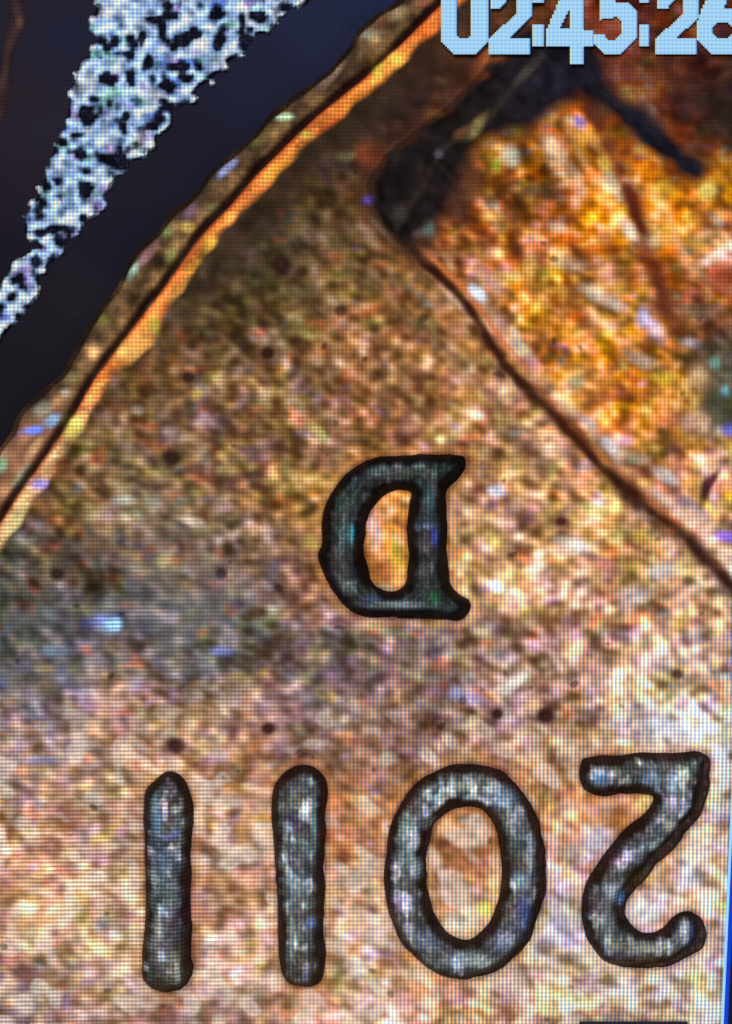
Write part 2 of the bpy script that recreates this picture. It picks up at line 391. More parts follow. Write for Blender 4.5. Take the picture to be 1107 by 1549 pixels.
# ---- portrait folds, stains and glints painted in colour
line([(900, 170), (925, 225), (950, 290), (975, 350), (990, 410), (1010, 470)], 15, 18, (112, 48, 26), 0.8)
line([(905, 300), (930, 350), (960, 395), (985, 450)], 6, 12, (120, 55, 30), 0.0)
line([(860, 200), (890, 260), (930, 330), (960, 380)], 8, 7, (236, 176, 116), 0.3)
line([(1000, 300), (1040, 400), (1107, 440)], 8, 9, (238, 196, 150), 0.35)
for a in [(925, 280, 24, 9, 62, (246, 226, 190), .85), (950, 345, 22, 9, 55, (240, 220, 200), .8), (912, 250, 14, 8, 75, (240, 220, 90), .7),
          (840, 235, 30, 13, 65, (232, 190, 150), .8), (870, 270, 26, 9, 60, (222, 170, 130), .7), (772, 236, 14, 12, 70, (225, 225, 200), .9),
          (750, 250, 10, 9, 90, (170, 190, 60), .8), (875, 188, 10, 8, 40, (150, 130, 220), .9), (860, 182, 8, 6, 20, (190, 180, 140), .8),
          (948, 145, 14, 8, 40, (190, 165, 80), .8), (980, 168, 12, 9, 40, (215, 175, 160), .85), (960, 160, 18, 8, 40, (200, 120, 80), .5),
          (1068, 292, 12, 14, 90, (245, 220, 110), .85), (1000, 290, 14, 16, 90, (225, 180, 60), .6), (990, 350, 26, 20, 50, (235, 190, 90), .55),
          (1085, 385, 26, 9, -35, (240, 220, 200), .75), (985, 365, 10, 12, 50, (245, 215, 170), .6), (822, 290, 34, 15, 5, (66, 50, 34), .85),
          (845, 345, 14, 8, 20, (235, 205, 180), .6), (860, 400, 30, 9, 8, (236, 190, 160), .5), (800, 395, 10, 30, 0, (225, 160, 90), .5),
          (905, 245, 30, 14, 70, (150, 70, 30), .3), (945, 255, 18, 10, 20, (110, 55, 25), .6), (890, 210, 40, 10, 35, (228, 160, 80), .6),
          (930, 460, 18, 8, 25, (226, 205, 190), .5), (905, 448, 26, 10, 30, (235, 215, 190), .6), (970, 480, 8, 16, 10, (180, 185, 225), .6),
          (990, 500, 22, 10, 50, (200, 180, 220), .55), (970, 545, 26, 9, 25, (240, 215, 190), .6), (1005, 575, 16, 12, 0, (235, 190, 50), .7),
          (1045, 520, 16, 8, 15, (190, 180, 185), .7), (1050, 470, 34, 8, 5, (110, 100, 80), .7), (1080, 550, 10, 8, 90, (130, 215, 200), .9),
          (1096, 594, 9, 7, 90, (110, 180, 200), .9), (1100, 650, 10, 9, 90, (90, 110, 220), .8), (1090, 520, 24, 40, 90, (62, 50, 40), .7),
          (1075, 545, 22, 40, 100, (74, 66, 50), .6), (1085, 610, 40, 20, 80, (78, 82, 62), .75), (940, 595, 34, 14, 0, (150, 75, 40), .6),
          (1055, 575, 14, 16, 0, (236, 200, 150), .6), (1040, 640, 12, 12, 0, (235, 200, 180), .5), (1100, 430, 40, 14, 60, (150, 66, 36), .7),
          (925, 675, 16, 9, 40, (220, 215, 225), .75), (945, 668, 12, 8, 0, (210, 170, 210), .7), (890, 640, 14, 8, 40, (225, 205, 200), .6),
          (955, 690, 24, 9, 15, (150, 160, 140), .6), (1005, 720, 18, 9, 30, (235, 228, 225), .8), (1045, 765, 28, 9, 35, (185, 170, 195), .7),
          (1062, 785, 20, 9, 40, (225, 190, 170), .7), (1095, 812, 16, 8, 10, (150, 110, 230), .9), (1075, 815, 8, 5, 10, (240, 235, 220), .8),
          (722, 445, 15, 9, 50, (210, 225, 240), .9), (745, 480, 26, 12, 40, (150, 120, 120), .6), (735, 420, 30, 12, 40, (190, 150, 165), .55),
          (690, 455, 30, 6, 48, (230, 190, 160), .6), (665, 425, 30, 6, 45, (210, 150, 110), .6), (790, 530, 16, 8, 40, (210, 205, 170), .6),
          (780, 510, 14, 8, 60, (225, 215, 190), .6), (805, 550, 14, 8, 50, (210, 140, 160), .6), (870, 560, 40, 14, 30, (160, 110, 60), .4),
          (648, 345, 9, 14, 5, (100, 150, 140), .95), (632, 352, 9, 8, 0, (150, 125, 125), .7), (558, 303, 8, 7, 0, (110, 100, 220), .9),
          (575, 345, 26, 5, 45, (165, 140, 110), .75), (560, 235, 18, 20, 90, (128, 58, 34), .85), (520, 236, 14, 8, 0, (126, 116, 74), .8),
          (655, 180, 16, 14, 60, (130, 82, 44), .85), (690, 150, 20, 14, 90, (104, 58, 48), .6), (740, 100, 26, 18, -60, (188, 96, 44), .9),
          (745, 90, 14, 10, 0, (205, 120, 60), .7), (690, 60, 20, 30, 60, (110, 56, 36), .7), (800, 60, 20, 12, 20, (80, 50, 60), .5),
          (625, 640, 22, 18, 30, (150, 100, 95), .4), (405, 534, 12, 11, 0, (48, 34, 24), 1.0), (425, 400, 14, 22, 20, (42, 34, 24), .75), (375, 380, 20, 10, 20, (56, 48, 34), .6),
          (260, 692, 15, 12, 0, (52, 46, 34), .95), (825, 1083, 16, 13, 10, (70, 32, 30), 1.0), (752, 1080, 10, 11, 0, (76, 44, 38), .95), (405, 1103, 11, 12, 0, (84, 46, 36), .95),
          (265, 1128, 20, 11, 10, (92, 50, 52), .9), (85, 868, 12, 9, 0, (50, 40, 34), .8), (285, 570, 14, 9, 10, (62, 46, 38), .8), (515, 470, 12, 9, 30, (70, 52, 36), .7), (335, 865, 10, 12, 0, (66, 54, 52), .7), (850, 1150, 12, 9, 0, (110, 66, 50), .6), (500, 965, 9, 9, 0, (70, 62, 70), .6), (1025, 1020, 14, 9, 20, (120, 84, 96), .6), (850, 790, 10, 7, 0, (130, 60, 60), .8), (795, 675, 16, 12, 0, (110, 82, 80), .6),
          (1066, 740, 8, 22, 15, (66, 30, 34), .9), (1076, 728, 12, 5, -55, (110, 40, 46), .8),
          (168, 945, 12, 10, -20, (150, 205, 240), .95), (150, 940, 22, 12, -10, (110, 120, 190), .6), (85, 985, 20, 8, 0, (150, 175, 200), .5), (60, 1150, 26, 7, 0, (150, 150, 200), .6),
          (335, 985, 16, 8, 0, (140, 150, 220), .7), (412, 870, 10, 22, 10, (110, 104, 130), .6), (330, 880, 16, 12, 0, (100, 92, 120), .5), (188, 757, 16, 7, 0, (190, 200, 185), .7),
          (305, 590, 12, 7, 20, (190, 175, 170), .5), (295, 600, 8, 8, 20, (200, 160, 80), .3), (298, 595, 9, 7, 0, (216, 176, 70), .6), (208, 620, 10, 7, 0, (190, 170, 150), .4),
          (260, 655, 16, 8, 30, (170, 140, 140), .5), (295, 790, 18, 7, 20, (220, 195, 180), .6), (308, 690, 14, 8, 60, (190, 165, 150), .5), (400, 600, 8, 16, 0, (185, 155, 140), .4),
          (478, 650, 18, 7, 40, (210, 190, 110), .6), (470, 790, 10, 34, 90, (205, 155, 70), .5), (478, 820, 10, 18, 90, (205, 190, 90), .55),
          (1060, 640, 10, 16, 0, (228, 196, 160), .5), (752, 742, 13, 9, 0, (225, 228, 245), .9), (1000, 1100, 34, 13, 12, (225, 224, 232), .85), (1050, 1105, 30, 12, 5, (226, 222, 225), .8),
          (935, 1090, 16, 9, -30, (222, 215, 215), .7), (775, 1035, 22, 9, -35, (235, 230, 215), .85), (715, 1058, 22, 9, 20, (180, 165, 215), .7), (690, 1050, 10, 10, 0, (165, 180, 220), .6),
          (740, 1070, 20, 8, 10, (150, 80, 90), .5), (860, 820, 20, 8, 10, (238, 226, 200), .7), (900, 770, 20, 9, 20, (230, 225, 150), .5), (870, 830, 26, 10, 0, (235, 225, 215), .7),
          (920, 860, 24, 10, 20, (140, 80, 85), .5), (905, 845, 20, 7, 20, (125, 80, 110), .6), (1000, 865, 22, 12, 0, (228, 224, 225), .7), (955, 900, 24, 12, 0, (222, 212, 215), .6),
          (1035, 1245, 8, 12, 0, (215, 200, 190), .5), (905, 1275, 24, 24, 30, (216, 220, 232), .8), (1045, 1325, 15, 20, 0, (222, 224, 228), .85), (975, 1380, 26, 17, 0, (226, 222, 222), .9),
          (860, 1400, 26, 20, 0, (210, 214, 222), .7), (930, 1228, 18, 10, 10, (160, 96, 54), .8), (975, 1215, 16, 12, -40, (222, 205, 130), .8), (885, 1210, 28, 12, 10, (220, 140, 70), .6),
          (905, 1240, 40, 10, 5, (224, 150, 70), .6), (1000, 1330, 20, 14, -40, (180, 110, 70), .7), (1080, 1230, 12, 20, 0, (212, 205, 205), .5), (700, 1400, 32, 14, 10, (222, 216, 200), .8),
          (732, 1375, 12, 12, 0, (228, 216, 90), .7), (700, 1310, 18, 14, 0, (140, 84, 50), .6), (670, 1250, 16, 12, -60, (224, 180, 130), .6), (735, 1290, 8, 14, 0, (150, 70, 60), .5), (748, 1330, 9, 9, 0, (230, 190, 150), .6),
          (582, 860, 10, 22, 0, (160, 90, 50), .7), (566, 800, 10, 26, -5, (224, 200, 210), .7), (600, 830, 8, 18, 0, (236, 214, 80), .8), (580, 890, 20, 8, 0, (232, 210, 170), .6), (590, 760, 14, 12, 0, (190, 120, 60), .4),
          (655, 800, 0.1, 0.1, 0, (0, 0, 0), 0), (1080, 1500, 18, 9, -30, (214, 186, 90), .5), (1070, 1490, 30, 6, -40, (190, 140, 60), .5), (1010, 1475, 16, 8, 30, (200, 150, 110), .3)]:
    fleck(*a)
# long faint scratches that run with the grain
rs = random.Random(5)
for (x, y, L, al) in [(560, 440, 240, .35), (470, 470, 260, .3), (610, 470, 220, .35), (330, 520, 300, .3), (250, 640, 300, .3), (420, 640, 240, .28), (200, 760, 260, .25), (660, 540, 220, .3), (540, 560, 200, .25), (120, 720, 200, .2), (700, 900, 180, .15), (760, 640, 160, .2)]:
    dx, dy = L*0.72, L*0.69
    line([(x, y), (x+dx*.5+rs.uniform(-5, 5), y+dy*.5), (x+dx, y+dy)], 4, 8, (86, 60, 42), al*.45)
    line([(x+9, y-7), (x+dx*.5+9, y+dy*.5-7), (x+dx+9, y+dy-7)], 5, 6, (214, 180, 140), al*0.2)

line([(893, 160), (912, 215), (940, 270), (965, 335), (982, 395), (1000, 450), (1020, 500)], 9, 13, (92, 36, 20), 0.85, 1.0)
line([(700, 230), (735, 300), (760, 345)], 14, 9, (96, 54, 34), 0.5)
for a in [(1100, 420, 50, 16, -25, (140, 58, 32), .8), (1075, 470, 34, 14, 0, (112, 78, 54), .7), (780, 340, 22, 12, 60, (104, 58, 36), .7), (900, 395, 26, 12, 50, (128, 60, 30), .65), (1020, 470, 14, 36, -20, (120, 66, 40), .6),
          (740, 380, 30, 12, 40, (110, 66, 44), .5), (1030, 640, 26, 10, 40, (142, 88, 56), .5), (900, 600, 26, 12, 30, (146, 84, 46), .55), (860, 450, 14, 10, 0, (150, 84, 40), .5), (1060, 330, 16, 30, 40, (160, 84, 40), .5), (820, 600, 20, 8, 45, (146, 92, 66), .5),
          (960, 110, 40, 16, 20, (92, 48, 36), .6), (1050, 150, 40, 30, 40, (50, 34, 30), .6), (620, 150, 40, 24, -50, (42, 27, 26), .6), (580, 180, 40, 20, -50, (46, 30, 26), .5), (925, 120, 12, 30, 0, (140, 70, 60), .4), (1000, 180, 26, 10, 40, (150, 70, 40), .4)]:
    fleck(*a)
fleck(1066, 742, 8, 24, 12, (52, 22, 28), .95); fleck(1078, 722, 16, 6, -55, (80, 28, 34), .9)
# ---- bust edge: shade of the step painted dark, with reddish lip
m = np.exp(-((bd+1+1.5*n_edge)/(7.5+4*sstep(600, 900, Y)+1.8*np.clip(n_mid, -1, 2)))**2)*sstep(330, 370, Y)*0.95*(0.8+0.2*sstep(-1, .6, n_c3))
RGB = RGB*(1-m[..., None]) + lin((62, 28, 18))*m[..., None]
m = np.exp(-((bd-11-2*n_edge)/6)**2)*0.6*np.clip(0.45+0.6*n_c3+0.3*n_c2, 0, 1)*sstep(360, 420, Y); RGB = RGB*(1-m[..., None]) + lin((196, 98, 44))*m[..., None]
m = np.exp(-((bd-24)/8)**2)*0.55*sstep(420, 560, Y)*(0.6+0.4*np.clip(n_mid, -1, 2)); m = np.clip(m, 0, 1); RGB = RGB*(1-m[..., None]) + lin((226, 200, 190))*m[..., None]
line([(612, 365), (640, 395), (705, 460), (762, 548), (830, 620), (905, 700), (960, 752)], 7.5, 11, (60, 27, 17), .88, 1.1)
line([(632, 372), (700, 438), (760, 515), (800, 560)], 4, 5, (208, 112, 56), .6)
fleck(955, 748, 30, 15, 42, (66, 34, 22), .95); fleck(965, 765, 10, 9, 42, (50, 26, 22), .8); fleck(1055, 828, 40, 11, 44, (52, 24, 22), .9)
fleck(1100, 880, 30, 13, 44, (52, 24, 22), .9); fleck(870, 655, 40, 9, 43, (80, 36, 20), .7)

# ---- the deep recess beside the collar, its shade painted into the colour
recess = catmull([(562, 296), (572, 262), (600, 232), (628, 205), (655, 180), (685, 158), (712, 132), (738, 112), (765, 88), (800, 52), (850, 40), (895, 60),
                  (912, 95), (905, 128), (872, 140), (842, 158), (812, 178), (775, 196), (738, 208), (712, 226), (702, 255), (690, 290), (668, 318),
                  (644, 338), (628, 372), (612, 372), (585, 345), (566, 322)], True, 4)
bar = catmull([(868, 96), (902, 112), (940, 145), (985, 182), (1030, 222), (1062, 250), (1058, 268), (1035, 262), (990, 228), (940, 186), (895, 150), (872, 132)], True, 4)
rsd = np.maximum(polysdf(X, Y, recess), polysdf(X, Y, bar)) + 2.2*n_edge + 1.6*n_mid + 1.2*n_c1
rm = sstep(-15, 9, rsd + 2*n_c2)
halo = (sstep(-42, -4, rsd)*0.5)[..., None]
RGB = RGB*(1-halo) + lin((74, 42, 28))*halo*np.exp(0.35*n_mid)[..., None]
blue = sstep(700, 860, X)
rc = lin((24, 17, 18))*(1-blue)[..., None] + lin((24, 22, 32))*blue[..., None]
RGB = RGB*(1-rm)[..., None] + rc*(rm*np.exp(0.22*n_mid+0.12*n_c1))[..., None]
line([(600, 345), (612, 318), (635, 290), (652, 255), (668, 228), (690, 210), (715, 192), (745, 172), (770, 140), (800, 112)], 7, 6, (60, 48, 38), .35)
fleck(700, 300, 20, 44, 15, (80, 46, 34), .75); fleck(640, 372, 14, 26, 60, (66, 44, 34), .6)
fleck(722, 190, 18, 8, -52, (150, 130, 80), .9); fleck(700, 200, 14, 7, -30, (110, 72, 44), .7); fleck(800, 105, 26, 7, -45, (66, 62, 56), .7)
fleck(605, 322, 10, 12, 0, (74, 74, 66), .7); fleck(664, 232, 6, 6, 0, (90, 88, 100), .6)
fleck(1090, 180, 44, 34, 60, (40, 30, 28), .75); fleck(1000, 100, 50, 22, 30, (82, 44, 34), .5)

# ---- rim band
wob = 3.0*n_edge
rimm = sstep(2, -3, gd)
rimbase = lin((92, 68, 42)) * np.exp(0.5*n_mid + 0.2*n_fine + 0.3*snap(gnoise(41, 9, 6, -D45)))[..., None]
pale = sstep(560, 700, Y)[..., None]
rimbase = rimbase*(1-pale) + lin((150, 104, 76))*pale*np.exp(0.3*n_mid)[..., None]
RGB = RGB*(1-rimm)[..., None] + rimbase*rimm[..., None]
m = (sstep(26, -2, od + 3*n_mid)*rimm*0.85*(1-0.6*sstep(600, 700, Y)))[..., None]; RGB = RGB*(1-m) + lin((52, 38, 32))*m
# inner bevel, its brightness under light painted as orange copper
gd2 = gd + 1.0*n_edge + 1.2*n_c2
bw = 23 + 16*np.exp(-((Y-520)/30.)**2) 
bev = sstep(4, 8, gd)*sstep(bw+8, bw-5, gd2)
bc = lin((238, 136, 60))*(1-pale) + lin((236, 186, 128))*pale
bc = bc*np.exp(0.25*snap(gnoise(42, 14, 6, -D45)) + 0.2*n_chip + 0.18*n_px)[..., None]
bev = bev*(0.84 + 0.16*sstep(-0.7, 0.5, gnoise(43, 22, 22)))
RGB = RGB*(1-bev)[..., None] + bc*bev[..., None]
m = (sstep(4, 7, gd)*sstep(14, 9, gd)*0.6)[..., None]; RGB = RGB*(1-m) + lin((190, 70, 34))*m
# dark shade painted along the foot of the bevel
m = sstep(bw-4, bw+12, gd2)*sstep(bw+70, bw+25, gd2)*(1-sstep(420, 640, Y))*0.72
RGB = RGB*(1-m)[..., None] + lin((52, 38, 28))*(m*np.exp(0.2*n_mid))[..., None]
keep = RGB.copy()
for a in [(50, 652, 15, 6, -10, (100, 130, 235), .95), (80, 637, 12, 8, -40, (130, 160, 190), .9), (66, 620, 16, 9, -30, (150, 150, 130), .6), (4, 700, 8, 12, 0, (150, 190, 150), .8),
          (62, 733, 13, 9, 0, (140, 130, 235), .9), (110, 645, 16, 13, -60, (240, 225, 110), .85), (34, 720, 22, 7, -55, (180, 185, 150), .8), (52, 680, 18, 6, -55, (215, 165, 120), .7),
          (110, 572, 12, 9, 0, (150, 140, 90), .6), (100, 595, 8, 6, 0, (200, 190, 170), .5), (135, 676, 12, 8, 0, (190, 200, 80), .7), (30, 785, 24, 12, -60, (240, 220, 150), .7),
          (345, 256, 16, 6, -45, (160, 170, 225), .9), (428, 178, 12, 6, 0, (180, 205, 165), .95), (432, 158, 16, 9, -60, (120, 80, 40), .8), (395, 205, 18, 10, -50, (96, 84, 40), .8),
          (225, 385, 22, 6, -50, (150, 105, 110), .8), (202, 412, 14, 6, -60, (140, 165, 145), .9), (253, 350, 9, 10, 90, (140, 155, 90), .9), (285, 345, 12, 8, 0, (165, 135, 70), .8),
          (325, 318, 10, 8, 0, (120, 120, 70), .7), (290, 322, 12, 8, -50, (120, 90, 110), .7), (260, 388, 8, 10, 0, (150, 150, 80), .7), (155, 485, 12, 8, 0, (130, 130, 60), .8), (172, 465, 12, 6, -55, (120, 95, 60), .6),
          (495, 122, 30, 7, -50, (140, 110, 90), .85), (560, 55, 16, 8, 0, (170, 170, 140), .95), (600, 22, 16, 9, -10, (150, 130, 95), .9), (575, 35, 20, 10, -40, (110, 72, 50), .8), (645, 4, 20, 6, -20, (150, 90, 60), .8),
          (320, 375, 11, 17, -5, (250, 190, 70), .95), (300, 405, 16, 9, -20, (236, 170, 60), .8), (275, 440, 22, 8, -48, (224, 160, 70), .8), (232, 492, 13, 10, -40, (225, 200, 80), .9), (205, 525, 28, 18, -35, (240, 186, 100), .85), (242, 528, 14, 8, 0, (235, 195, 90), .7),
          (250, 475, 14, 12, -50, (190, 90, 60), .6), (425, 260, 26, 14, -55, (244, 160, 56), .8), (400, 285, 12, 8, 0, (225, 120, 60), .7), (525, 165, 34, 15, -42, (238, 140, 50), .85), (500, 190, 24, 9, -42, (226, 104, 50), .7),
          (462, 206, 12, 6, 0, (185, 165, 70), .9), (590, 95, 22, 15, -25, (244, 176, 70), .95), (573, 108, 8, 14, 0, (240, 220, 80), .8), (645, 48, 20, 10, -35, (190, 92, 32), .85), (670, 40, 12, 9, -35, (150, 80, 40), .7), (385, 300, 22, 10, -45, (214, 120, 60), .6),
          (55, 815, 20, 12, -50, (176, 110, 60), .4), (100, 808, 18, 9, 0, (190, 145, 60), .7)]:
    fleck(*a)
m = (sstep(bw+11, bw+2, gd + 1.5*n_c2)*sstep(-3, 6, od))[..., None]; RGB = keep*(1-m) + RGB*m
PITS = []
for px_, py_, pr, pa in [(825, 1083, 13, .92), (405, 534, 10, .92), (260, 692, 12, .85), (752, 1080, 8, .85), (405, 1103, 9, .85), (265, 1128, 14, .8), (425, 400, 15, .8),
                         (85, 868, 10, .7), (285, 570, 10, .7), (1025, 1020, 9, .6), (848, 788, 8, .7), (515, 470, 8, .6), (335, 868, 9, .6), (150, 620, 8, .5), (420, 890, 8, .5), (640, 480, 7, .5), (700, 1060, 7, .5)]:
    rr = np.hypot(X-px_, (Y-py_)*1.15)/(pr*(1+0.18*n_mid))
    m = (pa*sstep(1.25, 0.45, rr))[..., None]; RGB = RGB*(1-m) + lin((58, 30, 26))*m
    PITS.append((px_, py_, pr))
# groove itself, the shade of its steep walls painted dark
gm = np.exp(-((gd+0.5)/(5.0+0.8*n_edge))**2)*0.96
gc = lin((48, 22, 26))
RGB = RGB*(1-gm)[..., None] + gc*gm[..., None]

# ------------------------------------------------------------------ glyph outlines (mint mark and date, upside down as on the coin)
def T(pts_, k, ox, oy): return [(ox + x/k, oy + y/k) for x, y in pts_]
two = T([(80, 150), (110, 115), (220, 100), (330, 95), (480, 92), (620, 88), (760, 88), (870, 95), (915, 125), (930, 190), (922, 290), (900, 380), (860, 475), (800, 565), (740, 635),
         (680, 700), (600, 780), (530, 865), (455, 945), (400, 1010), (372, 1080), (376, 1145), (410, 1205), (465, 1243), (540, 1252), (620, 1215), (680, 1150), (750, 1112), (830, 1125),
         (885, 1180), (897, 1250), (870, 1330), (800, 1400), (700, 1450), (560, 1485), (420, 1485), (300, 1458), (205, 1395), (130, 1290), (88, 1160), (92, 1030), (125, 920), (190, 815), (265, 705),
         (340, 610), (420, 540), (490, 485), (540, 430), (552, 375), (510, 352), (400, 352), (280, 362), (160, 352), (95, 310), (66, 240)], 4.303, 860, 1120)
zero = T([(545, 95), (660, 105), (770, 150), (870, 240), (945, 360), (995, 510), (1015, 690), (1000, 860), (960, 1010), (890, 1140), (800, 1240), (700, 1310), (580, 1340), (450, 1325), (330, 1270),
          (220, 1170), (140, 1030), (95, 870), (85, 690), (110, 510), (165, 350), (260, 215), (380, 130)], 3.817, 560, 1130)
zero_h = T([(570, 342), (650, 355), (715, 430), (750, 550), (762, 700), (745, 860), (700, 1000), (630, 1085), (560, 1115), (480, 1095), (410, 1030), (355, 920), (322, 790), (325, 640), (355, 500), (415, 400), (490, 350)], 3.817, 560, 1130)
one_a = [(236, 1182), (247, 1172), (259, 1169), (272, 1174), (283, 1188), (289, 1210), (291, 1250), (289, 1300), (287, 1350), (288, 1400), (291, 1440), (294, 1465), (288, 1485), (272, 1498), (252, 1501),
         (232, 1495), (217, 1480), (215, 1455), (219, 1420), (222, 1370), (221, 1310), (218, 1250), (218, 1215), (224, 1195)]
one_b = [(440, 1165), (455, 1160), (472, 1162), (485, 1172), (493, 1190), (495, 1230), (492, 1300), (490, 1370), (491, 1430), (489, 1470), (480, 1487), (462, 1493), (443, 1490), (430, 1478), (424, 1450),
         (421, 1400), (418, 1330), (415, 1260), (413, 1210), (418, 1185), (428, 1172)]
dee = T([(905, 108), (968, 122), (970, 190), (925, 260), (868, 320), (852, 420), (852, 560), (858, 700), (856, 820), (872, 900), (925, 955), (985, 985), (988, 1040), (930, 1098), (820, 1096), (700, 1086), (560, 1088), (400, 1082),
         (290, 1050), (215, 985), (155, 890), (118, 790), (85, 710), (108, 640), (112, 540), (132, 430), (170, 330), (240, 235), (330, 165), (450, 132), (620, 118), (780, 106)], 3.953, 460, 660)
dee_h = T([(590, 322), (640, 335), (640, 400), (622, 500), (618, 620), (628, 740), (612, 860), (560, 915), (490, 918), (420, 880), (385, 800), (362, 690), (372, 570), (398, 450), (450, 370), (520, 330)], 3.953, 460, 660)
GLYPHS = [('digit', two, None, (15, 8), 12), ('digit', zero, zero_h, (7, 4), 13), ('digit', one_b, None, (3, 4), 13), ('digit', one_a, None, (3, 4), 12), ('mint_mark', dee, dee_h, (3, 2), 16)]
GSDF = []
N_VST = gnoise(71, 2.6, 15)
for nm, o_, h_, sh, wl in GLYPHS:
    o_ = catmull(o_, True, 4); h_ = catmull(h_, True, 4) if h_ is not None else None
    x0, y0 = o_.min(0)-28; x1, y1 = o_.max(0)+28
    GSDF.append((o_, h_, x0, y0, x1, y1))
    i0, i1 = np.searchsorted(gy, [y0, y1]); j0, j1 = np.searchsorted(gx, [x0, x1])
    xs, ys = X[i0:i1, j0:j1], Y[i0:i1, j0:j1]
    sd = polysdf(xs, ys, o_)
    if h_ is not None: sd = np.minimum(sd, -polysdf(xs, ys, h_))
    # darkening and orange fringe painted round the foot of each character
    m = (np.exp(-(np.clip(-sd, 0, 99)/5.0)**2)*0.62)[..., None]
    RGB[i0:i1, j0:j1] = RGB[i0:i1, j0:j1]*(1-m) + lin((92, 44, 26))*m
    m = (np.exp(-((-sd-9)/5.0)**2)*0.30)[..., None]
    RGB[i0:i1, j0:j1] = RGB[i0:i1, j0:j1]*(1-m) + lin((212, 140, 70))*m

# ------------------------------------------------------------------ coin relief
Hc = 0.10*n_fine + 0.5*n_mid + 0.5*n_c2 + 1.2*n_big + (0.2+0.5*wood)*n_strk*0.5
Hc *= (1 - 0.5*calm)
for px_, py_, pr in PITS: Hc -= 5*np.exp(-((X-px_)**2+(Y-py_)**2)/(0.5*pr*pr))
Hc += 6*sstep(-8, 8, bd + 2.0*n_edge)                       # the portrait stands proud of the field
Hc += 0.5*n_mid*np.exp(-((bd-20)/9)**2)
Hc -= 6*sstep(-28, 18, rsd)                                                        # recess
rimH = 9*sstep(60, 4, gd)                                          # bevel climbing to the rim
Hc += rimH - 14*np.exp(-(gd/4.5)**2)
Hc += np.where(gd < 0, 0.0, 0)
drop = sstep(4, -7, od + 0.7*wob)
Hc = Hc*(1-drop) + (FLOOR-6)*drop
Hc = np.where(gd < 0, np.minimum(Hc, 12), Hc)
STR = np.ones((NY, NX, 3))
left = 1 - sstep(150, 520, X); right = sstep(450, 700, X)
brt = np.clip((RGB.mean(2) / 0.30), 0, 1)**0.5
moire = 0.5 + 0.5*np.sin((X + 0.35*Y)/47.0 + 0.8*n_huge); moire2 = 0.5 + 0.5*np.sin((Y - 0.3*X)/61.0 + 0.8*n_huge)
STR[..., 0] = (0.48 + 0.45*right*sstep(600, 1100, Y) - 0.12*left) + 0.22*moire
STR[..., 1] = (0.55 + 0.35*left*sstep(500, 900, Y) - 0.15*right) + 0.22*moire2
STR[..., :2] *= (0.45 + 0.75*brt)[..., None]
STR = np.clip(STR, 0, 1.5)
TONE = alb(RGB * (MEAN / ((1-0.25*STR[..., 0])*(1-0.25*STR[..., 1])))[..., None])

coin = thing('copper_coin', 'worn orange-brown copper coin lying upside down with raised mint mark and date 2011', 'coin')
# the display's lit area ends at a slightly leaning edge on the right
def edge_x(y): return 1107.0 + (1285.0 - y)*0.0455
qc = lambda A: 0.25*(A[1:, 1:]+A[:-1, 1:]+A[1:, :-1]+A[:-1, :-1])
Xq, Yq = qc(X), qc(Y); gq = qc(gd); oq = qc(od + 0.7*wob); bq = qc(bd)
live = (oq > -8) & (Xq < edge_x(Yq)+2)
is_rim = live & (gq < 0)
# the portrait is bounded by the bust edge and, above, by the outer side of the recess
bustpoly = np.concatenate([bust, [(1300, 975), (1300, -200), (930, -200)], catmull([(900, -90), (850, -40), (800, 20), (760, 80), (700, 140), (625, 200), (565, 262)], n=3)])
is_bust = live & ~is_rim & inside(Xq, Yq, bustpoly)
is_field = live & ~is_rim & ~is_bust
tag(field_mesh('rim', is_rim, Hc, TONE, STR, MAT_COIN, coin), 'dull olive-brown raised rim with a dark groove inside it')
tag(field_mesh('field', is_field, Hc, TONE, STR, MAT_COIN, coin), 'mottled brown to pinkish flat ground with bright copper bevel along the rim')
tag(field_mesh('portrait_bust', is_bust, Hc, TONE, STR, MAT_COIN, coin), 'orange shoulder of the portrait with dark recess at the collar')

